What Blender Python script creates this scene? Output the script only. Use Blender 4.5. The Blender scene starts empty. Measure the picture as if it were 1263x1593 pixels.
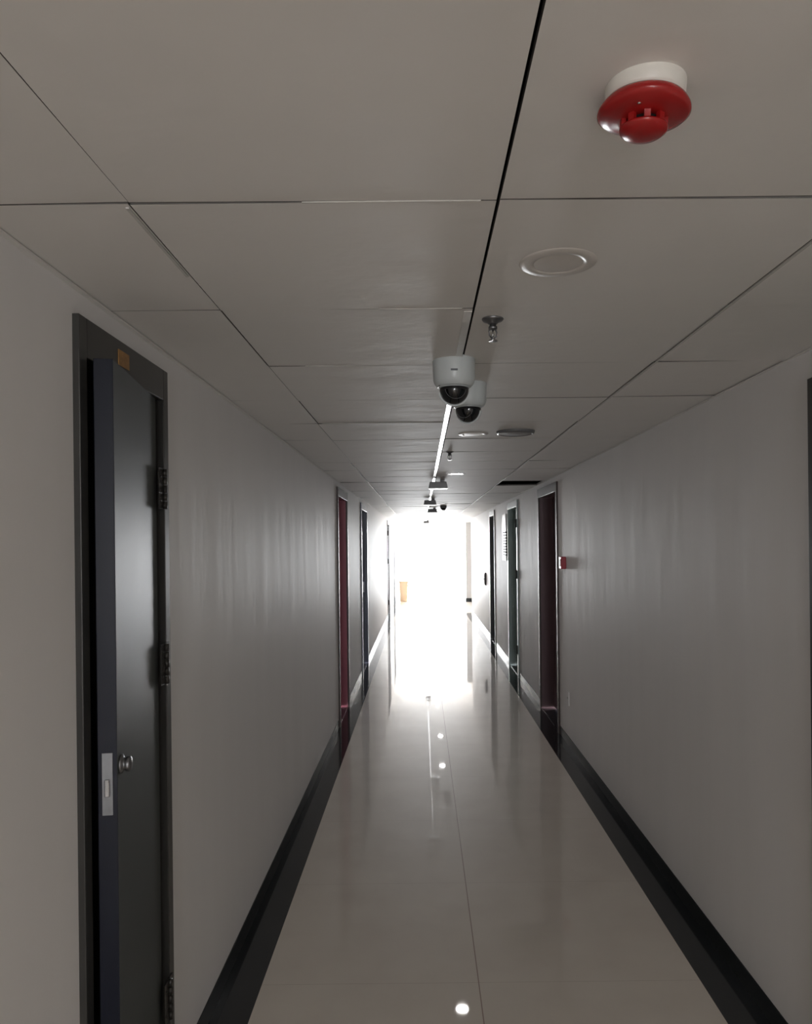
import bpy, bmesh, math, random
from mathutils import Vector, Matrix
random.seed(7)
PI = math.pi
S = bpy.context.scene
COL = S.collection

# ------------------------------------------------------------------ camera
F_PX, VX, VY = 1175.0, 655.0, 845.0
EYE = 1.71
cam_d = bpy.data.cameras.new('camera'); cam = bpy.data.objects.new('camera', cam_d); COL.objects.link(cam)
cam_d.sensor_width = 36.0; cam_d.sensor_fit = 'AUTO'
cam_d.lens = F_PX / 1593.0 * 36.0
cam_d.shift_x = -(VX - 631.5) / 1593.0
cam_d.shift_y = (VY - 796.5) / 1593.0
cam_d.clip_start = 0.02
cam.matrix_world = Matrix.Translation((0, 0, EYE)) @ Matrix.Rotation(math.radians(0.63), 4, 'Y') @ Matrix.Rotation(PI/2, 4, 'X')
S.camera = cam
# ------------------------------------------------------------------ world, light, exposure
W = bpy.data.worlds.new('sky'); S.world = W; W.use_nodes = True
bg = W.node_tree.nodes['Background']
bg.inputs[0].default_value = (1.0, 0.985, 1.03, 1)
bg.inputs[1].default_value = 45.0
S.view_settings.view_transform = 'Standard'; S.view_settings.look = 'None'
S.view_settings.gamma = 1.0; S.view_settings.use_curve_mapping = False
S.view_settings.exposure = 0.04

H = 2.304            # ceiling height
XL, XR = -0.785, 1.221
Y_BACK, Y_END, Y_LOBBY = -7.0, 24.5, 18.4
X_LOBBY = 3.2
def portal(name, x0, x1, z0, z1, y, facing):
    l = bpy.data.lights.new(name, 'AREA'); l.shape = 'RECTANGLE'; l.size = x1-x0; l.size_y = z1-z0
    l.cycles.is_portal = True
    o = bpy.data.objects.new(name, l); COL.objects.link(o)
    o.location = ((x0+x1)/2, y, (z0+z1)/2)
    o.rotation_euler = (PI/2 if facing > 0 else -PI/2, 0, 0)
    return o
WIN1 = (XL, 1.28, 0.0, 2.26)
FILL_WIN = (-0.35, 0.8, 0.95, 2.05)  # opening added behind the camera, out of view, for fill light
portal('daylight_portal_front', *WIN1, Y_END+0.13, -1)
portal('fill_portal_back', *FILL_WIN, Y_BACK-0.13, 1)

# ------------------------------------------------------------------ materials
def srgb(r, g, b):
    f = lambda c: (c/255/12.92) if c/255 <= 0.04045 else ((c/255+0.055)/1.055)**2.4
    return (f(r), f(g), f(b), 1)
def mat(name, col, rough=0.5, metal=0.0, spec=0.5, bump=0.0, bscale=(8,8,8), var=0.0, emis=None, coat=0.0, detail=4, rvar=0.0, bdist=0.01):
    m = bpy.data.materials.new(name); m.use_nodes = True
    nt = m.node_tree; b = nt.nodes['Principled BSDF']
    b.inputs['Base Color'].default_value = col; b.inputs['Roughness'].default_value = rough
    b.inputs['Metallic'].default_value = metal; b.inputs['Specular IOR Level'].default_value = spec
    b.inputs['Coat Weight'].default_value = coat
    if emis:
        b.inputs['Emission Color'].default_value = emis[0]; b.inputs['Emission Strength'].default_value = emis[1]
    tc = nt.nodes.new('ShaderNodeTexCoord'); mp = nt.nodes.new('ShaderNodeMapping')
    nt.links.new(tc.outputs['Object'], mp.inputs[0]); mp.inputs['Scale'].default_value = bscale
    nz = nt.nodes.new('ShaderNodeTexNoise'); nz.inputs['Scale'].default_value = 1.0; nz.inputs['Detail'].default_value = detail
    nt.links.new(mp.outputs[0], nz.inputs['Vector'])
    if var > 0:
        mr = nt.nodes.new('ShaderNodeMapRange'); mr.inputs['To Min'].default_value = 1-var; mr.inputs['To Max'].default_value = 1+var*0.6
        mx = nt.nodes.new('ShaderNodeVectorMath'); mx.operation = 'SCALE'; mx.inputs[0].default_value = col[:3]
        nt.links.new(nz.outputs[0], mr.inputs[0]); nt.links.new(mr.outputs[0], mx.inputs['Scale']); nt.links.new(mx.outputs[0], b.inputs['Base Color'])
    if rvar > 0:
        mr2 = nt.nodes.new('ShaderNodeMapRange'); mr2.inputs['To Min'].default_value = rough-rvar; mr2.inputs['To Max'].default_value = rough+rvar
        nt.links.new(nz.outputs[0], mr2.inputs[0]); nt.links.new(mr2.outputs[0], b.inputs['Roughness'])
    if bump > 0:
        bp = nt.nodes.new('ShaderNodeBump'); bp.inputs['Strength'].default_value = bump; bp.inputs['Distance'].default_value = bdist
        nt.links.new(nz.outputs[0], bp.inputs['Height']); nt.links.new(bp.outputs[0], b.inputs['Normal'])
    return m
M_wall = mat('painted_plaster', (0.87, 0.85, 0.84, 1), 0.55, spec=0.36, bump=0.30, bscale=(5, 5, 0.7), var=0.05, rvar=0.05)
M_ceil = mat('vinyl_ceiling_panel', (0.81, 0.785, 0.755, 1), 0.60, spec=0.55, bump=0.45, bscale=(5, 7, 4), var=0.03, rvar=0.05)
M_plenum = mat('dark_ceiling_void', (0.03, 0.03, 0.028, 1), 0.9, var=0.2)
M_edge_shade = mat('panel_edge_shade', (0.16, 0.15, 0.14, 1), 0.8, var=0.2)  # seam shade put into the colour of the panels' side faces
M_track = mat('satin_ceiling_track', (0.70, 0.68, 0.65, 1), 0.20, metal=0.0, spec=0.9, bump=0.15, bscale=(3, 14, 3), rvar=0.06)
M_black = mat('black_polished_granite', (0.022, 0.026, 0.03, 1), 0.10, spec=0.5, var=0.5, bscale=(60, 60, 60))
M_skirt = mat('black_skirting_tile', (0.02, 0.022, 0.024, 1), 0.3, spec=0.2, var=0.4, bscale=(40, 40, 40))
M_steel = mat('grey_green_steel_paint', (0.085, 0.093, 0.092, 1), 0.46, spec=0.09, bump=0.12, bscale=(3, 3, 2), var=0.1, rvar=0.03)
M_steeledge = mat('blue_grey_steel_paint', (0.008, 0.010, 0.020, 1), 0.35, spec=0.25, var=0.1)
M_frame = mat('dark_grey_frame_paint', (0.045, 0.044, 0.042, 1), 0.3, spec=0.5, var=0.15, bscale=(6, 6, 3))
M_maroon = mat('maroon_wood', (0.46, 0.15, 0.20, 1), 0.42, spec=0.4, var=0.18, bscale=(20, 20, 1.5))
M_maroon_dark = mat('dark_maroon_wood', (0.15, 0.09, 0.10, 1), 0.4, spec=0.4, var=0.2, bscale=(20, 20, 1.5))
M_brownframe = mat('brown_metal_casing', (0.07, 0.048, 0.046, 1), 0.42, spec=0.4, var=0.1)
M_teal = mat('teal_grey_paint', (0.40, 0.49, 0.47, 1), 0.3, spec=0.5, var=0.12, bscale=(5, 5, 2))
M_blue = mat('slate_blue_paint', (0.20, 0.215, 0.28, 1), 0.32, spec=0.5, var=0.12, bscale=(5, 5, 2))
M_charcoal = mat('charcoal_paint', (0.07, 0.07, 0.072, 1), 0.35, spec=0.5, var=0.12)
M_greydoor = mat('pale_grey_paint', (0.42, 0.42, 0.42, 1), 0.35, var=0.06)
M_chrome = mat('worn_chrome', (0.55, 0.55, 0.56, 1), 0.22, metal=1.0, bump=0.1, bscale=(60, 60, 60), rvar=0.06)
M_dull = mat('dull_steel', (0.22, 0.22, 0.23, 1), 0.38, metal=0.9, var=0.2, bscale=(60, 60, 30))
M_hinge = mat('dark_hinge_metal', (0.04, 0.037, 0.034, 1), 0.35, metal=0.5, bump=0.2, bscale=(90, 90, 90))
M_dark = mat('black_void', (0.008, 0.008, 0.008, 1), 0.7, var=0.2)
M_red = mat('red_plastic', (0.36, 0.012, 0.012, 1), 0.25, spec=0.5, var=0.08, bscale=(30, 30, 30))
M_callred = mat('red_call_point_plastic', (0.42, 0.03, 0.055, 1), 0.35, var=0.06)
M_white = mat('white_plastic', (0.80, 0.77, 0.71, 1), 0.4, var=0.04)
M_camwhite = mat('camera_housing_plastic', (0.60, 0.635, 0.64, 1), 0.33, var=0.03)
M_dome = mat('smoked_dome', (0.006, 0.007, 0.009, 1), 0.05, spec=0.55, var=0.3, bscale=(20, 20, 20))
M_led = mat('infrared_bead', (0.5, 0.5, 0.52, 1), 0.25, var=0.1)
M_mark = mat('grey_print', (0.16, 0.17, 0.19, 1), 0.5, var=0.2)
M_device = mat('grey_device_plastic', (0.16, 0.16, 0.165, 1), 0.35, var=0.12, bscale=(30, 30, 30))
M_diff = mat('milky_diffuser', (0.66, 0.62, 0.58, 1), 0.4, var=0.05, bscale=(30, 30, 30))
M_speaker = mat('perforated_grille', (0.30, 0.29, 0.28, 1), 0.5, var=0.35, bscale=(220, 220, 220), detail=1)
M_fill_lamp = mat('fill_lamp_diffuser', (0.9, 0.9, 0.88, 1), 0.4, emis=((1, 0.90, 0.78, 1), 300.0))  # glow for the fill lamps added behind the camera
M_lit = mat('lit_diffuser', (0.9, 0.9, 0.88, 1), 0.4, emis=((1, 0.97, 0.94, 1), 60.0))
M_tag = mat('orange_number_tag', (0.40, 0.20, 0.05, 1), 0.5, var=0.5, bscale=(90, 40, 90))
M_tan = mat('tan_bin_board', (0.80, 0.60, 0.42, 1), 0.6, var=0.1)
M_pvc = mat('white_vent_plastic', (0.8, 0.8, 0.79, 1), 0.3, var=0.03)

def floor_mat():
    m = bpy.data.materials.new('polished_cream_tile'); m.use_nodes = True
    nt = m.node_tree; b = nt.nodes['Principled BSDF']
    tc = nt.nodes.new('ShaderNodeTexCoord'); sp = nt.nodes.new('ShaderNodeSeparateXYZ'); nt.links.new(tc.outputs['Object'], sp.inputs[0])
    def joint(out, off, step, half):
        a = nt.nodes.new('ShaderNodeMath'); a.operation = 'SUBTRACT'; a.inputs[1].default_value = off; nt.links.new(out, a.inputs[0])
        d = nt.nodes.new('ShaderNodeMath'); d.operation = 'PINGPONG'; d.inputs[1].default_value = step/2; nt.links.new(a.outputs[0], d.inputs[0])
        l = nt.nodes.new('ShaderNodeMath'); l.operation = 'LESS_THAN'; l.inputs[1].default_value = half; nt.links.new(d.outputs[0], l.inputs[0])
        return l.outputs[0]
    jx = joint(sp.outputs[0], 0.205, 0.862, 0.0022); jy = joint(sp.outputs[1], 0.35, 0.862, 0.0005)
    mx = nt.nodes.new('ShaderNodeMath'); mx.operation = 'MAXIMUM'; nt.links.new(jx, mx.inputs[0]); nt.links.new(jy, mx.inputs[1])
    nz = nt.nodes.new('ShaderNodeTexNoise'); nz.inputs['Scale'].default_value = 3.5; nz.inputs['Detail'].default_value = 6
    nt.links.new(tc.outputs['Object'], nz.inputs['Vector'])
    cr = nt.nodes.new('ShaderNodeValToRGB'); cr.color_ramp.elements[0].position = 0.3; cr.color_ramp.elements[1].position = 0.75
    cr.color_ramp.elements[0].color = (0.76, 0.69, 0.61, 1); cr.color_ramp.elements[1].color = (0.83, 0.765, 0.68, 1)
    nt.links.new(nz.outputs[0], cr.inputs[0])
    mc = nt.nodes.new('ShaderNodeMix'); mc.data_type = 'RGBA'; nt.links.new(mx.outputs[0], mc.inputs[0])
    nt.links.new(cr.outputs[0], mc.inputs[6]); mc.inputs[7].default_value = (0.42, 0.32, 0.27, 1)
    nt.links.new(mc.outputs[2], b.inputs['Base Color'])
    b.inputs['Roughness'].default_value = 0.5; b.inputs['Coat Weight'].default_value = 1.0; b.inputs['Coat Roughness'].default_value = 0.03; b.inputs['Specular IOR Level'].default_value = 0.08
    bp = nt.nodes.new('ShaderNodeBump'); bp.inputs['Strength'].default_value = 0.015; bp.inputs['Distance'].default_value = 0.01
    n2 = nt.nodes.new('ShaderNodeTexNoise'); n2.inputs['Scale'].default_value = 1.6; n2.inputs['Detail'].default_value = 1
    nt.links.new(tc.outputs['Object'], n2.inputs['Vector']); nt.links.new(n2.outputs[0], bp.inputs['Height']); nt.links.new(bp.outputs[0], b.inputs['Normal'])
    return m
M_floor = floor_mat()
def glass_mat():
    m = bpy.data.materials.new('window_glass'); m.use_nodes = True; nt = m.node_tree; nt.nodes.clear()
    o = nt.nodes.new('ShaderNodeOutputMaterial'); mix = nt.nodes.new('ShaderNodeMixShader')
    t = nt.nodes.new('ShaderNodeBsdfTransparent'); g = nt.nodes.new('ShaderNodeBsdfGlossy'); g.inputs['Roughness'].default_value = 0.02
    t.inputs[0].default_value = (0.96, 0.98, 0.97, 1); mix.inputs[0].default_value = 0.06
    nt.links.new(t.outputs[0], mix.inputs[1]); nt.links.new(g.outputs[0], mix.inputs[2]); nt.links.new(mix.outputs[0], o.inputs[0])
    return m
M_glass = glass_mat()

# ------------------------------------------------------------------ mesh helpers
def B(): return bmesh.new()
def box(bm, x0, x1, y0, y1, z0, z1, mi=0, M=None):
    ps = [(x0,y0,z0),(x1,y0,z0),(x1,y1,z0),(x0,y1,z0),(x0,y0,z1),(x1,y0,z1),(x1,y1,z1),(x0,y1,z1)]
    vs = [bm.verts.new(M @ Vector(p) if M else p) for p in ps]
    for f in ((0,3,2,1),(4,5,6,7),(0,1,5,4),(1,2,6,5),(2,3,7,6),(3,0,4,7)):
        fa = bm.faces.new([vs[i] for i in f]); fa.material_index = mi
    return vs
def lathe(bm, prof, seg=48, M=None, mi=0, lob=None):
    """profile of (r, z) pairs about the z axis; r = 0 closes to a pole"""
    rings = []
    for r, z in prof:
        if r < 1e-6:
            p = Vector((0,0,z)); rings.append([bm.verts.new(M @ p if M else p)])
        else:
            ring = []
            for k in range(seg):
                a = 2*PI*k/seg; rr = r*(lob(a, z) if lob else 1)
                p = Vector((rr*math.cos(a), rr*math.sin(a), z)); ring.append(bm.verts.new(M @ p if M else p))
            rings.append(ring)
    for a, b in zip(rings, rings[1:]):
        for k in range(seg):
            k2 = (k+1) % seg
            if len(a) == 1 and len(b) == 1: continue
            if len(a) == 1: f = bm.faces.new([a[0], b[k2], b[k]])
            elif len(b) == 1: f = bm.faces.new([a[k], a[k2], b[0]])
            else: f = bm.faces.new([a[k], a[k2], b[k2], b[k]])
            f.smooth = True; f.material_index = mi
def tube(bm, pts, r, seg=10):
    pts = [Vector(p) for p in pts]; rings = []
    for i, p in enumerate(pts):
        d = (pts[min(i+1, len(pts)-1)] - pts[max(i-1, 0)]).normalized()
        u = d.cross(Vector((0.13,0.2,1))).normalized(); v = d.cross(u)
        rings.append([bm.verts.new(p + r*(math.cos(2*PI*k/seg)*u + math.sin(2*PI*k/seg)*v)) for k in range(seg)])
    for a, b in zip(rings, rings[1:]):
        for k in range(seg):
            f = bm.faces.new([a[k], a[(k+1)%seg], b[(k+1)%seg], b[k]]); f.smooth = True
    bm.faces.new(rings[0][::-1]); bm.faces.new(rings[-1])
def obj(name, bm, mats, parent=None, bevel=0.0, seg=2):
    bmesh.ops.recalc_face_normals(bm, faces=bm.faces)
    me = bpy.data.meshes.new(name); bm.to_mesh(me); bm.free()
    for m in (mats if isinstance(mats, (list, tuple)) else [mats]): me.materials.append(m)
    o = bpy.data.objects.new(name, me); COL.objects.link(o)
    if parent: o.parent = parent
    if bevel > 0:
        md = o.modifiers.new('bevel', 'BEVEL'); md.width = bevel; md.segments = seg; md.limit_method = 'ANGLE'; md.angle_limit = 0.7
    return o
def struct(name, bm, mats, parent=None, bevel=0.0):
    o = obj(name, bm, mats, parent, bevel)
    if not parent: o['kind'] = 'structure'
    return o
def tag(o, label, cat, group=None):
    o['label'] = label; o['category'] = cat
    if group: o['group'] = group
    return o
def thing(name, label, cat, loc, rz=0.0, group=None, rot=None):
    o = bpy.data.objects.new(name, None); COL.objects.link(o); o.empty_display_size = 0.05
    o.location = loc; o.rotation_euler = rot if rot else (0, 0, rz)
    return tag(o, label, cat, group)
def dup(root, loc, label, rot=None):
    r = root.copy(); COL.objects.link(r); r.location = loc; r['label'] = label
    if rot: r.rotation_euler = rot
    for ch in [c for c in bpy.data.objects if c.parent == root]:
        c = ch.copy(); COL.objects.link(c); c.parent = r
        for g in [g for g in bpy.data.objects if g.parent == ch]:
            d = g.copy(); COL.objects.link(d); d.parent = c
    return r

# ------------------------------------------------------------------ doors layout (side, near Y, far Y)
DZ = 2.245
TOP = {1.45: 2.205, 1.715: 2.238}
L_DOORS = [(1.715, 2.305), (7.04, 7.97), (9.80, 10.85), (17.4, 18.35), (21.2, 22.1)]
R_DOORS = [(1.45, 2.345), (6.72, 7.80), (9.50, 10.55), (12.45, 13.35)]
WT = 0.24
# ------------------------------------------------------------------ room shell
def long_wall(name, x_in, sgn, y0, y1, doors):
    bm = B(); xa, xb = sorted((x_in, x_in + sgn*WT)); y = y0
    for a, b in doors:
        box(bm, xa, xb, y, a, 0, H+0.02)
        box(bm, xa, xb, a, b, TOP.get(a, DZ), H+0.02)
        y = b
    box(bm, xa, xb, y, y1, 0, H+0.02)
    return struct(name, bm, M_wall)
long_wall('wall_left', XL, -1, Y_BACK, Y_END, L_DOORS)
long_wall('wall_right', XR, 1, Y_BACK, Y_LOBBY, R_DOORS)
bm = B(); box(bm, XR+WT, X_LOBBY, Y_LOBBY-0.2, Y_LOBBY, 0, H+0.02); struct('wall_lobby_near', bm, M_wall)
bm = B(); box(bm, X_LOBBY, X_LOBBY+0.2, Y_LOBBY-0.2, Y_END, 0, H+0.02); struct('wall_lobby_side', bm, M_wall)
bm = B()
box(bm, WIN1[1], X_LOBBY, Y_END, Y_END+0.2, 0, H+0.02)
box(bm, XL-WT, WIN1[1], Y_END, Y_END+0.2, WIN1[3], H+0.02)
struct('wall_end', bm, M_wall)
bm = B()
box(bm, XL, FILL_WIN[0], Y_BACK-0.2, Y_BACK, 0, H); box(bm, FILL_WIN[1], XR, Y_BACK-0.2, Y_BACK, 0, H)
box(bm, FILL_WIN[0], FILL_WIN[1], Y_BACK-0.2, Y_BACK, 0, FILL_WIN[2]); box(bm, FILL_WIN[0], FILL_WIN[1], Y_BACK-0.2, Y_BACK, FILL_WIN[3], H)
struct('wall_back', bm, M_wall)
# pier in the lobby beside the window
bm = B(); box(bm, 1.285, 1.46, 21.8, 22.05, 0, H); pier = struct('wall_pier', bm, M_greydoor, bevel=0.006)
bm = B(); box(bm, 1.277, 1.468, 21.79, 22.06, 0, 0.11); struct('baseboard_pier', bm, M_skirt)

# floor: cream field and black granite borders
BL, BR = -0.638, 1.066
bm = B(); box(bm, BL, BR, Y_BACK-0.2, Y_END+0.3, -0.1, 0); box(bm, BR, X_LOBBY+0.2, Y_LOBBY, Y_END+0.3, -0.1, 0)
struct('floor', bm, M_floor)
bm = B(); box(bm, XL-WT, BL, Y_BACK-0.2, Y_END+0.3, -0.1, 0); struct('floor_border_left', bm, M_black)
bm = B(); box(bm, BR, XR+WT, Y_BACK-0.2, Y_LOBBY, -0.1, 0); struct('floor_border_right', bm, M_black)
def skirting(name, x_in, sgn, y0, y1, doors):
    bm = B(); xa, xb = sorted((x_in, x_in - sgn*0.004)); y = y0
    for a, b in doors: box(bm, xa, xb, y, a, 0, 0.075); y = b
    box(bm, xa, xb, y, y1, 0, 0.075)
    return struct(name, bm, M_skirt)
skirting('baseboard_left', XL, -1, Y_BACK, Y_END, L_DOORS)
skirting('baseboard_right', XR, 1, Y_BACK, Y_LOBBY, R_DOORS)

# ceiling: loose-laid panels between exposed tracks, one panel missing
TX = [XL, -0.500, 0.140, 0.778, XR]
bm = B(); GAP = 0.0022
j = -9; HOLE = 9
hole_y = None
rows = []
while True:
    ya = 1.308 + 0.6*j
    if ya > Y_END: break
    rows.append((j, ya, min(ya+0.6, Y_END))); j += 1
for j, ya, yb in rows:
    if yb < Y_BACK: continue
    for i in range(4):
        if i == 3 and abs(ya - 7.308) < 0.01: continue
        if i == 3 and abs(ya - 6.708) < 0.01 and False: continue
        x0, x1 = TX[i]+GAP, TX[i+1]-GAP
        y0, y1 = ya+GAP*0.75, yb-GAP*0.75
        sag = random.uniform(0, 0.0035) if i in (1, 2) else random.uniform(0, 0.002)
        tx = random.uniform(-0.0018, 0.0018); ty = random.uniform(-0.0012, 0.0012)
        if i == 0: x0 = XL
        if i == 0: x1 = TX[1]-(0.0006 if ya < 1.2 else 0.0018)
        if i == 1: x1 = TX[2]-0.003; x0 = TX[1]+(0.0010 if ya < 1.2 else 0.0020)
        if i == 2: x0 = TX[2]+0.0035
        if i == 3: x1 = XR
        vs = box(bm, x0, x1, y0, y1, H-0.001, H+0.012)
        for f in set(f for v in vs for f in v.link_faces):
            if abs(f.normal.z if f.normal.length else 0) < 2 and len(set(round(v.co.z, 4) for v in f.verts)) > 1: f.material_index = 1  # side faces get the painted seam shade
        for k, v in enumerate(vs):
            sx = -1 if v.co.x < (x0+x1)/2 else 1; sy = -1 if v.co.y < (y0+y1)/2 else 1
            v.co.z += -sag + 0.0018 + tx*sx + ty*sy*0.6
# plain ceiling board over the lobby
box(bm, XR, X_LOBBY+0.2, Y_LOBBY, Y_END, H, H+0.012)
ceil = struct('ceiling', bm, [M_ceil, M_edge_shade])
bm = B()
box(bm, XL-WT, X_LOBBY+0.2, Y_BACK-0.2, Y_END+0.2, H+0.45, H+0.50)
box(bm, XL-WT-0.02, XL-WT, Y_BACK-0.2, Y_END+0.2, H, H+0.5); box(bm, X_LOBBY+0.2, X_LOBBY+0.22, Y_BACK-0.2, Y_END+0.2, H, H+0.5)
box(bm, XL-WT, X_LOBBY+0.2, Y_BACK-0.22, Y_BACK-0.2, H, H+0.5); box(bm, XL-WT, X_LOBBY+0.2, Y_END+0.2, Y_END+0.22, H, H+0.5)
box(bm, XR+0.03, X_LOBBY+0.22, Y_BACK-0.2, Y_LOBBY-0.01, H+0.02, H+0.04)
box(bm, XL-WT, XL-0.03, Y_BACK-0.2, Y_END+0.2, H+0.02, H+0.04)
struct('ceiling_void', bm, M_plenum)
# exposed tracks running down the corridor
bm = B(); box(bm, TX[2]-0.024, TX[2]-0.003, 1.93, Y_END, H-0.0035, H-0.0005); struct('trim_1', bm, M_track)
bm = B(); box(bm, TX[3]+0.003, TX[3]+0.010, Y_BACK, Y_END, H-0.004, H-0.001); struct('trim_2', bm, M_track)
bm = B(); box(bm, TX[1]-0.010, TX[1]-0.004, 1.32, 1.66, H-0.004, H-0.001); box(bm, TX[1]-0.010, TX[1]-0.003, 5.5, Y_END, H-0.004, H-0.001); struct('trim_3', bm, M_track)
bm = B(); tb = random.Random(3)
for j, ya, yb in rows:
    if ya < 1.0: continue
    for i in (1, 2):
        if i == 2 and (ya < 2.8 or tb.random() < 0.5): continue
        xa, xb = TX[i]+0.02, TX[i+1]-0.03
        if tb.random() < 0.4: xa += tb.uniform(0.1, 0.3)
        if tb.random() < 0.3: xb -= tb.uniform(0.05, 0.15)
        if ya < 1.5: xa = -0.20
        elif ya < 2.2: xa = -0.1
        vs = box(bm, xa, xb, ya-0.0012, ya+0.002, H-0.0030, H-0.0012)
        for v in vs:
            if v.co.y < ya: v.co.z += 0.0005
struct('trim_6', bm, M_track)
for n, (xa, xb) in enumerate(((XL, XL+0.012), (XR-0.012, XR))):
    bm = B(); box(bm, xa, xb, Y_BACK, Y_LOBBY, H-0.006, H-0.002); struct('trim_%d' % (4+n), bm, M_ceil)

# windows
def window(name, x0, x1, z0, z1, y, fr, bars):
    root = bpy.data.objects.new(name, None); COL.objects.link(root); root['kind'] = 'structure'
    bm = B(); y0, y1 = sorted((y, y+0.05))
    box(bm, x0, x0+fr, y0, y1, z0, z1); box(bm, x1-fr, x1, y0, y1, z0, z1)
    box(bm, x0+fr, x1-fr, y0, y1, z0, z0+fr); box(bm, x0+fr, x1-fr, y0, y1, z1-fr, z1)
    for b in bars: box(bm, b-fr/2, b+fr/2, y0, y1, z0+fr, z1-fr)
    obj('window_frame', bm, M_pvc, root)
    bm = B(); box(bm, x0+fr, x1-fr, y+0.02, y+0.026, z0+fr, z1-fr); obj('pane', bm, M_glass, root)
    return root
w1 = window('window_1', *WIN1, Y_END+0.06, 0.02, [])
window('fill_window', *FILL_WIN, Y_BACK-0.11, 0.04, [0.2])  # unseen window added behind the camera as ambient fill
bm = B(); box(bm, 0.98, 1.13, Y_END+0.03, Y_END+0.06, 0.40, 0.425); box(bm, 1.0, 1.02, Y_END+0.05, Y_END+0.08, 0.38, 0.44); obj('window_handle', bm, M_dull, w1, bevel=0.004)

# ------------------------------------------------------------------ doors
def door(name, side, ya, yb, m_case, m_line, m_leaf, depth=0.13, cw=0.05, ch=0.085, leaf=True):
    """casing, lining and leaf of a door in a long wall; side -1 left wall, +1 right wall"""
    root = bpy.data.objects.new(name, None); COL.objects.link(root); root['kind'] = 'structure'
    x = XL if side < 0 else XR
    root.location = (x, (ya+yb)/2, 0)
    Y0, Y1 = ya-root.location.y, yb-root.location.y
    def bx(bm, d0, d1, *r):    # d = depth into the wall (positive) or out of it (negative)
        a, b = sorted((side*d0, side*d1)); box(bm, a, b, *r)
    bm = B()
    p = 0.016; DZ = TOP.get(ya, globals()['DZ'])
    bx(bm, -p, 0.003, Y0-0.004, Y0+cw, 0.0, DZ+0.002); bx(bm, -p, 0.003, Y1-cw, Y1+0.004, 0.0, DZ+0.002)
    bx(bm, -p, 0.003, Y0+cw, Y1-cw, DZ-ch, DZ+0.002)
    obj('door_casing', bm, m_case, root, bevel=0.002)
    bm = B()
    bx(bm, 0.003, WT, Y0, Y0+cw-0.002, 0, DZ); bx(bm, 0.003, WT, Y1-cw+0.002, Y1, 0, DZ); bx(bm, 0.003, WT, Y0+cw-0.002, Y1-cw+0.002, DZ-ch+0.002, DZ)
    obj('door_lining', bm, m_line, root)
    bm = B(); bx(bm, 0.0, WT, Y0+cw-0.002, Y1-cw+0.002, -0.01, 0.0015); obj('threshold', bm, M_black, root)
    lf = None
    if leaf:
        bm = B(); bx(bm, depth, depth+0.045, Y0+cw, Y1-cw, 0.014, DZ-ch)
        lf = obj('door_leaf', bm, m_leaf, root, bevel=0.002)
    return root, lf, (Y0+cw, Y1-cw)
def lever(parent, side, y, z, d, m=M_chrome):
    bm = B(); s = -side
    a, b = sorted((side*d, side*(d-0.008)))
    box(bm, a, b, y-0.022, y+0.022, z-0.1, z+0.1)
    tube(bm, [(side*d, y, z+0.03), (side*(d-0.05), y, z+0.03)], 0.009)
    tube(bm, [(side*(d-0.05), y-0.01, z+0.03), (side*(d-0.05), y+0.11, z+0.03)], 0.009)
    return obj('door_handle', bm, m, parent, bevel=0.001)
def strike(parent, side, y_far, z0, z1):
    """strike plate on the far reveal of the doorway"""
    bm = B(); a, b = sorted((side*0.035, side*0.085)); box(bm, a, b, y_far-0.004, y_far, z0, z1)
    return obj('strike_plate', bm, M_chrome, parent)

# door 1: near left, steel, standing ajar
d1, _, (h0, h1) = door('door_1', -1, *L_DOORS[0], M_frame, M_frame, None, leaf=False, cw=0.035, ch=0.09)
hinge_y = 2.245; LW = 0.490; ANG = math.radians(8.4)
# leaf local frame: origin at the hinge edge, local -Y towards the free edge, +X out of the face
LM = Matrix.Translation((0.0, hinge_y-d1.location.y, 0)) @ Matrix.Rotation(ANG, 4, 'Z')
bm = B(); box(bm, -0.044, 0.0, -LW, 0.0, 0.012, 2.148); 
leaf = obj('door_leaf', bm, [M_steel, M_steeledge], d1, bevel=0.0015)
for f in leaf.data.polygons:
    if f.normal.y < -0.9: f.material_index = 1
leaf.matrix_local = LM
bm = B(); box(bm, -0.034, -0.010, -LW-0.002, -LW, 1.085, 1.23)
lp = obj('lock_plate', bm, M_dull, leaf, bevel=0.0006)
bm = B(); box(bm, -0.027, -0.016, -LW-0.011, -LW-0.001, 1.13, 1.17)
obj('latch_bolt', bm, M_chrome, lp, bevel=0.002)
bm = B(); KM = Matrix.Translation((0, -LW+0.03, 1.195)) @ Matrix.Rotation(PI/2, 4, 'Y')
lathe(bm, [(0, -0.001), (0.022, -0.001), (0.023, 0.004), (0.016, 0.008), (0.014, 0.010), (0.017, 0.014), (0.018, 0.021), (0.014, 0.025), (0, 0.026)], 32, KM)
obj('door_knob', bm, M_dull, leaf)
for z in (1.88, 1.36, 0.36):
    bm = B(); box(bm, 0.0, 0.003, -0.034, 0.003, z-0.06, z+0.06)
    box(bm, -0.002, 0.003, 0.012, 0.040, z-0.06, z+0.06)
    for k in range(5):
        zz = z-0.06+k*0.024
        lathe(bm, [(0, zz), (0.0072, zz), (0.0072, zz+0.0225), (0, zz+0.0225)], 14, Matrix.Translation((0.006, 0.008, 0)))
    for zz in (z-0.035, z+0.035): lathe(bm, [(0.0045, 0.003), (0.0045, 0.0045), (0, 0.005)], 10, Matrix.Translation((0, -0.022, zz)) @ Matrix.Rotation(PI/2, 4, 'Y'))
    hg = obj('hinge', bm, M_hinge, d1); hg.location = (0.017, hinge_y-d1.location.y, 0)
bm = B(); box(bm, 0.016, 0.018, -0.21, -0.14, 2.175, 2.215); tg = obj('number_tag', bm, M_tag, d1); tg['label'] = 'small faded orange tag'
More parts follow.
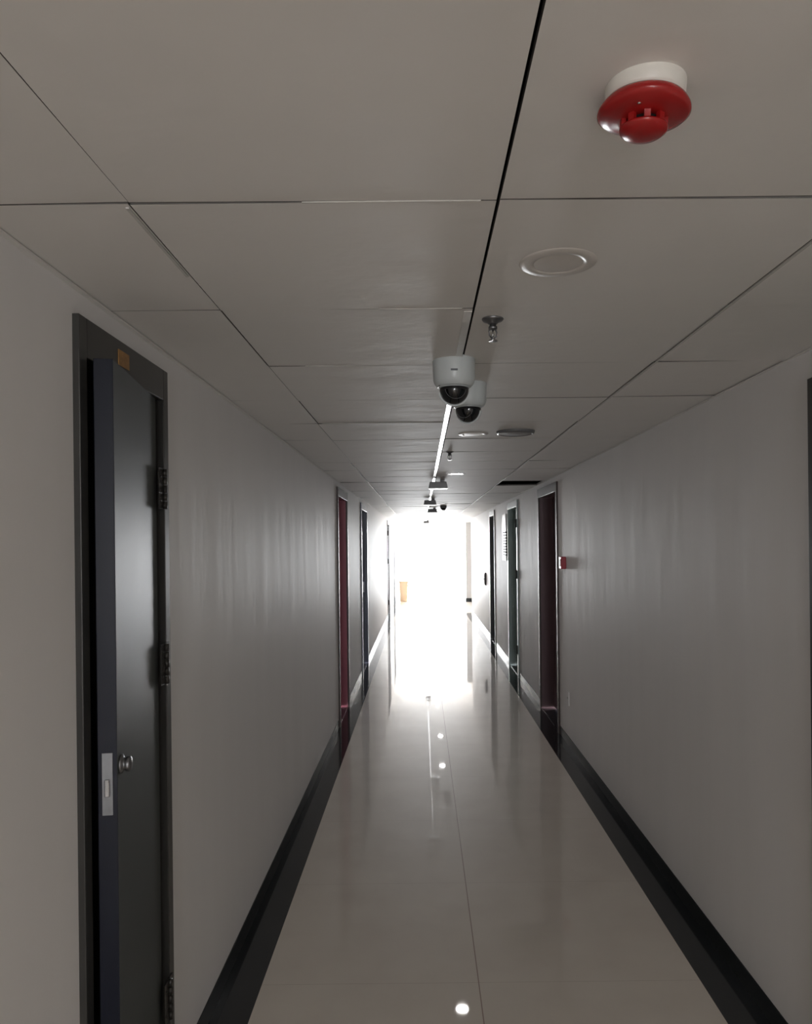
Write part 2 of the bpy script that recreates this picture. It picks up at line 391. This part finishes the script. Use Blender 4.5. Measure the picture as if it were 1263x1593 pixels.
tg.location = (0, 0.03+0.10, 0)
bm = B(); box(bm, -0.02, 0.0, h0, h0+0.003, 1.05, 1.12); obj('strike_plate', bm, M_chrome, d1)
# the dark service cupboard behind door 1
bm = B(); x0, x1, y0, y1 = XL-WT-0.6, XL-WT, 1.5, 2.5
box(bm, x0-0.02, x0, y0, y1, 0, H); box(bm, x0, x1, y0-0.02, y0, 0, H); box(bm, x0, x1, y1, y1+0.02, 0, H); box(bm, x0, x1, y0, y1, H, H+0.02); box(bm, x0, x1, y0, y1, -0.02, 0)
struct('wall_cupboard', bm, M_charcoal)

door_2, l2, _ = door('door_2', -1, *L_DOORS[1], M_brownframe, M_maroon, M_maroon); lever(l2, -1, -0.33, 1.05, 0.13)
door_3, l3, e3 = door('door_3', -1, *L_DOORS[2], M_blue, M_blue, M_blue); lever(l3, -1, -0.38, 1.05, 0.13); strike(door_3, -1, e3[1], 1.02, 1.17)
door_4, l4, e4 = door('door_4', -1, *L_DOORS[3], M_charcoal, M_greydoor, M_greydoor); lever(l4, -1, -0.33, 1.05, 0.13)
door_5, l5, _ = door('door_5', -1, *L_DOORS[4], M_charcoal, M_greydoor, M_greydoor); lever(l5, -1, -0.3, 1.05, 0.13)
door_6, l6, _ = door('door_6', 1, *R_DOORS[0], M_frame, M_teal, M_teal, cw=0.05); lever(l6, 1, -0.33, 1.05, 0.13)
door_7, l7, e7 = door('door_7', 1, *R_DOORS[1], M_brownframe, M_maroon_dark, M_maroon_dark); lever(l7, 1, -0.40, 1.05, 0.13)
door_8, l8, e8 = door('door_8', 1, *R_DOORS[2], M_teal, M_teal, M_teal); lever(l8, 1, -0.38, 1.05, 0.13)
door_9, l9, _ = door('door_9', 1, *R_DOORS[3], M_charcoal, M_charcoal, M_charcoal); lever(l9, 1, -0.3, 1.05, 0.13)
for par, side, ys in ((door_4, -1, -0.475), (door_8, 1, -0.525)):
    for z in (1.95, 1.3, 0.35):
        bm = B(); lathe(bm, [(0, z-0.055), (0.009, z-0.055), (0.009, z+0.055), (0, z+0.055)], 12, Matrix.Translation((-side*0.024, ys+0.045, 0)))
        obj('hinge', bm, M_hinge, par)

# ------------------------------------------------------------------ smoke detector
sd = thing('smoke_detector', 'red round smoke detector on a white base on the near ceiling', 'smoke detector', (0.300, 0.988, H+0.007), rot=(math.radians(3), math.radians(1.5), 0.4))
bm = B(); lathe(bm, [(0, 0.004), (0.049, 0.004), (0.052, 0.0), (0.051, -0.022), (0.048, -0.028), (0, -0.028)], 64); obj('base', bm, M_white, sd)['label'] = 'white round base'
bm = B()
lob = lambda a, z: 1 + (0.028*math.cos(3*a) if z < -0.03 and z > -0.052 else 0)
lathe(bm, [(0, -0.026), (0.050, -0.026), (0.056, -0.031), (0.0595, -0.037), (0.0595, -0.041), (0.055, -0.045), (0.044, -0.048), (0.034, -0.050), (0.0315, -0.051), (0, -0.051)], 72, lob=lob)
obj('detector_body', bm, M_red, sd, bevel=0)
bm = B(); lathe(bm, [(0, -0.052), (0.0215, -0.052), (0.0215, -0.062), (0, -0.062)], 32); obj('sensing_chamber', bm, M_dark, sd)
bm = B()
for k in range(9):
    R = Matrix.Rotation(2*PI*k/9, 4, 'Z'); box(bm, 0.024, 0.0305, -0.0040, 0.0040, -0.062, -0.049, M=R)
obj('grille_rib', bm, M_red, sd)
bm = B(); lathe(bm, [(0, -0.0605), (0.031, -0.0605), (0.0315, -0.0625), (0.030, -0.065), (0.024, -0.0695), (0.012, -0.072), (0, -0.0725)], 48); obj('cap', bm, M_red, sd)
bm = B(); lathe(bm, [(0.0025, 0.0), (0.0022, -0.002), (0, -0.003)], 12, Matrix.Translation((-0.030, -0.028, -0.047))); obj('indicator', bm, M_chrome, sd)

# ------------------------------------------------------------------ dome cameras
def dome_camera(name, label, loc, rz):
    t = thing(name, label, 'security camera', loc, rz, 'dome cameras side by side on the ceiling')
    bm = B(); lathe(bm, [(0, 0.004), (0.068, 0.004), (0.0695, 0.0), (0.0695, -0.012), (0.068, -0.064), (0.064, -0.077), (0.056, -0.086), (0.050, -0.089), (0.0485, -0.087), (0, -0.087)], 64)
    obj('housing', bm, M_camwhite, t)
    bm = B(); n = 14
    lathe(bm, [(0.0475, -0.086)] + [(0.0475*math.cos(PI/2*k/n) if k < n else 0, -0.0965-0.0475*math.sin(PI/2*k/n)) for k in range(n+1)], 48)
    dm = obj('dome', bm, M_dome, t)
    bm = B(); lathe(bm, [(0.049, -0.086), (0.0505, -0.090), (0.0475, -0.092), (0.0465, -0.088)], 48); obj('ring', bm, M_camwhite, t)
    bm = B()                                  # pale band behind the dome, window glare modelled as white plastic
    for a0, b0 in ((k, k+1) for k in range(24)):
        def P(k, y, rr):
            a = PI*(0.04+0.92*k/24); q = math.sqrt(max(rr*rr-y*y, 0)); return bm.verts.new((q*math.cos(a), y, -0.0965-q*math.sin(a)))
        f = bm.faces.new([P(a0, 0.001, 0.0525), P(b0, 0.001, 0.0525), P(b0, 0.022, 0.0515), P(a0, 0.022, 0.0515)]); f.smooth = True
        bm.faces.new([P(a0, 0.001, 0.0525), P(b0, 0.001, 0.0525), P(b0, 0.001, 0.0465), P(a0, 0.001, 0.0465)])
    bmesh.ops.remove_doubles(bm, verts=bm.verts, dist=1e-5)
    obj('dome_glare', bm, M_camwhite, t)
    bm = B()
    for k in range(22):                       # bead arc of infrared emitters just proud of the dome
        a = PI*(0.06 + 0.88*k/21)
        p = Vector((0.034*math.cos(a), -math.sqrt(max(0.0, 0.0476**2-0.034**2)), -0.0965-0.034*math.sin(a)))
        lathe(bm, [(0, 0.0012), (0.0012, 0), (0, -0.0012)], 6, Matrix.Translation(p))
    obj('infrared_ring', bm, M_led, t)
    bm = B(); box(bm, -0.020, 0.002, -0.0702, -0.0680, -0.048, -0.042); obj('printed_mark', bm, M_mark, t)
    bm = B(); lathe(bm, [(0.0035, 0.0), (0.003, -0.002), (0, -0.003)], 10, Matrix.Translation((-0.052, -0.025, -0.086))); obj('screw', bm, M_chrome, t)
    return t
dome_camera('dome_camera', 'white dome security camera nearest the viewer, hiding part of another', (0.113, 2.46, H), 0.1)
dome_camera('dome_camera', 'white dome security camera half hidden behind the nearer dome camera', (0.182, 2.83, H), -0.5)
dc = thing('dome_camera', 'small dark dome camera far down the ceiling, right of the grey boxes', 'security camera', (0.36, 12.0, H))
bm = B(); lathe(bm, [(0, 0.004), (0.052, 0.004), (0.052, -0.03), (0.047, -0.04), (0, -0.04)], 40); obj('housing', bm, M_device, dc)
bm = B(); lathe(bm, [(0.042*math.cos(PI/2*k/8) if k < 8 else 0, -0.038-0.042*math.sin(PI/2*k/8)) for k in range(9)], 32); obj('dome', bm, M_dome, dc)

# ------------------------------------------------------------------ sprinklers
sp = thing('sprinkler', 'chrome sprinkler head nearest, just above the dome cameras', 'sprinkler', (0.197, 2.01, H), 0.5, 'sprinkler heads on the ceiling')
bm = B(); lathe(bm, [(0, 0.003), (0.028, 0.003), (0.029, -0.001), (0.026, -0.005), (0.014, -0.010), (0.012, -0.013), (0, -0.013)], 40); obj('escutcheon', bm, M_dull, sp)
bm = B(); lathe(bm, [(0, -0.012), (0.010, -0.012), (0.010, -0.020), (0.013, -0.021), (0.013, -0.027), (0.008, -0.029), (0, -0.029)], 6)
tube(bm, [(0.008, 0, -0.026), (0.012, 0, -0.034), (0.011, 0, -0.044), (0.003, 0, -0.052)], 0.0022); tube(bm, [(-0.008, 0, -0.026), (-0.012, 0, -0.034), (-0.011, 0, -0.044), (-0.003, 0, -0.052)], 0.0022)
lathe(bm, [(0, -0.048), (0.005, -0.049), (0.004, -0.056), (0, -0.056)], 12)
obj('body', bm, M_dull, sp)
bm = B(); lathe(bm, [(0, -0.028), (0.0025, -0.029), (0.003, -0.040), (0.002, -0.049), (0, -0.049)], 10); obj('glass_bulb', bm, M_chrome, sp)
bm = B(); lathe(bm, [(0, -0.055), (0.011, -0.056), (0.013, -0.0585), (0, -0.057)], 24); obj('deflector', bm, M_chrome, sp)
dup(sp, (0.192, 4.9, H), 'chrome sprinkler head farther off, beyond the dome cameras and flat ring light', rot=(0, 0, 0.2))

# ------------------------------------------------------------------ downlights, ceiling speaker
def downlight(label, loc, lit=False):
    t = thing('downlight', label, 'ceiling light', loc, 0, 'round downlights on the ceiling')
    bm = B(); lathe(bm, [(0.082, 0.004), (0.083, 0.0), (0.080, -0.003), (0.062, -0.0045), (0.052, -0.003), (0.051, 0.004)], 64); obj('trim_ring', bm, M_diff, t)
    bm = B(); lathe(bm, [(0.0515, -0.003), (0.035, -0.0045), (0, -0.005)], 48); lathe(bm, [(0.0515, -0.003), (0.0515, 0.003), (0, 0.003)], 48)
    obj('diffuser', bm, M_lit if lit else M_diff, t)
    return t
dl = downlight('unlit round downlight with a faint pale ring, just behind the red smoke detector', (0.298, 1.606, H))
dup(dl, (0.292, 4.13, H), 'unlit round downlight with a bright-edged ring, left of the grey ceiling speaker')
ll = downlight('glowing round downlight, the nearest one that is lit', (0.31, 6.5, H), True)
bl = downlight('added round fill lamp in the unseen corridor behind the viewer', (0.30, -0.9, H), True)  # unseen lamp added to brighten the near floor and walls
for c in bl.children: 
    if c.name.startswith('diffuser'): c.data.materials[0] = M_fill_lamp
dup(bl, (0.30, -3.3, H), 'added round fill lamp by the added window behind the viewer')
dup(dl, (0.33, 11.4, H), 'unlit round downlight between the middle and farthest grey ceiling boxes')
dup(ll, (0.34, 13.6, H), 'glowing round downlight just past the small dark dome camera')
dup(ll, (0.36, 15.7, H), 'glowing round downlight second farthest down the corridor')
dup(ll, (0.36, 18.8, H), 'glowing round downlight farthest away, nearest the bright window')
cs = thing('ceiling_speaker', 'shallow grey round ceiling speaker right of the unlit ring light', 'speaker', (0.513, 4.05, H))
bm = B(); lathe(bm, [(0, 0.004), (0.102, 0.004), (0.103, -0.002), (0.099, -0.012), (0.088, -0.016), (0.086, -0.012), (0, -0.012)], 64); obj('rim', bm, M_device, cs)
bm = B(); lathe(bm, [(0.086, -0.0125), (0.05, -0.0155), (0, -0.017)], 48); obj('grille', bm, M_speaker, cs)

# ------------------------------------------------------------------ grey box fixtures along the track
def ceiling_box(label, loc, w):
    t = thing('ceiling_box', label, 'ceiling device', loc, 0, 'grey box-shaped devices along the ceiling track')
    bm = B(); vs = box(bm, -w/2, w/2, -0.05, 0.05, -0.080, -0.022)
    for v in vs:
        if v.co.z > -0.05: v.co.x *= 0.86
    obj('body', bm, M_device, t, bevel=0.004)
    bm = B(); box(bm, 0.02, 0.06, -0.02, 0.02, -0.024, 0.004); obj('bracket', bm, M_device, t)
    bm = B(); box(bm, -w/2+0.004, w/2-0.004, -0.046, 0.046, -0.086, -0.0795); obj('base_plate', bm, M_pvc, t)
    return t
ceiling_box('grey box-shaped ceiling device nearest of the three, at the end of the bright track', (0.165, 7.1, H), 0.18)
ceiling_box('dark grey box-shaped ceiling device, the middle one of three', (0.125, 10.1, H), 0.17)
ceiling_box('grey box-shaped ceiling device farthest of three, left of the small dark dome', (0.19, 12.7, H), 0.17)
ceiling_box('faint pale ceiling device against the bright window at the corridor end', (0.14, 19.5, H), 0.15)

# ------------------------------------------------------------------ wall items
cp = thing('fire_call_point', 'small red fire alarm call point beside the dark maroon doorway', 'call point', (XR, 6.42, 1.53))
bm = B(); box(bm, -0.044, 0.0, -0.052, 0.052, -0.052, 0.052); obj('body', bm, M_callred, cp, bevel=0.005)
bm = B(); box(bm, -0.047, -0.0435, -0.034, 0.034, -0.03, 0.03); obj('push_pane', bm, M_white, cp, bevel=0.001)
so = thing('wall_socket', 'small white power socket low on the right wall near the dark maroon doorway', 'socket', (XR, 6.33, 0.40))
bm = B(); box(bm, -0.009, 0.0, -0.043, 0.043, -0.058, 0.058); obj('plate', bm, M_wall, so, bevel=0.002)
bm = B()
for y in (-0.012, 0.012): box(bm, -0.0095, -0.0085, y-0.002, y+0.002, -0.008, 0.008)
obj('slot', bm, M_dark, so)
lv = thing('louvre_panel', 'narrow white louvred panel with dark slots beside the teal grey door', 'vent', (XR, 10.86, 1.78))
bm = B(); box(bm, -0.030, 0.0, -0.22, 0.22, -0.33, 0.33); obj('plate', bm, M_pvc, lv, bevel=0.003)
for k in range(9):
    z = 0.07 - k*0.040
    bm = B(); box(bm, -0.0315, -0.012, -0.2215, 0.14, z-0.010, z+0.010); obj('slot', bm, M_dark, lv)
wf = thing('wall_fitting', 'small dark oval fitting on the bright right wall beyond the charcoal door', 'wall fitting', (XR, 14.3, 1.02))
bm = B(); lathe(bm, [(0, 0.0), (0.05, 0.0), (0.05, 0.02), (0.035, 0.035), (0, 0.038)], 32, Matrix.Rotation(-PI/2, 4, 'Y') @ Matrix.Scale(2.4, 4, (1, 0, 0))); obj('cover', bm, M_charcoal, wf)
bm = B(); lathe(bm, [(0.015, 0.034), (0.012, 0.045), (0, 0.047)], 16, Matrix.Rotation(-PI/2, 4, 'Y')); obj('button', bm, M_dull, wf)

# ------------------------------------------------------------------ bin by the window
bn = thing('waste_bin', 'tan tapered waste bin by the left wall near the bright window', 'bin', (-0.53, 22.3, 0))
bm = B(); vs = box(bm, -0.13, 0.13, -0.13, 0.13, 0.0, 0.56)
for v in vs:
    if v.co.z < 0.1: v.co.x *= 0.82; v.co.y *= 0.82
obj('body', bm, M_tan, bn, bevel=0.01)
bm = B(); box(bm, -0.145, 0.145, -0.145, 0.145, 0.555, 0.595); obj('rim', bm, M_tan, bn, bevel=0.008)
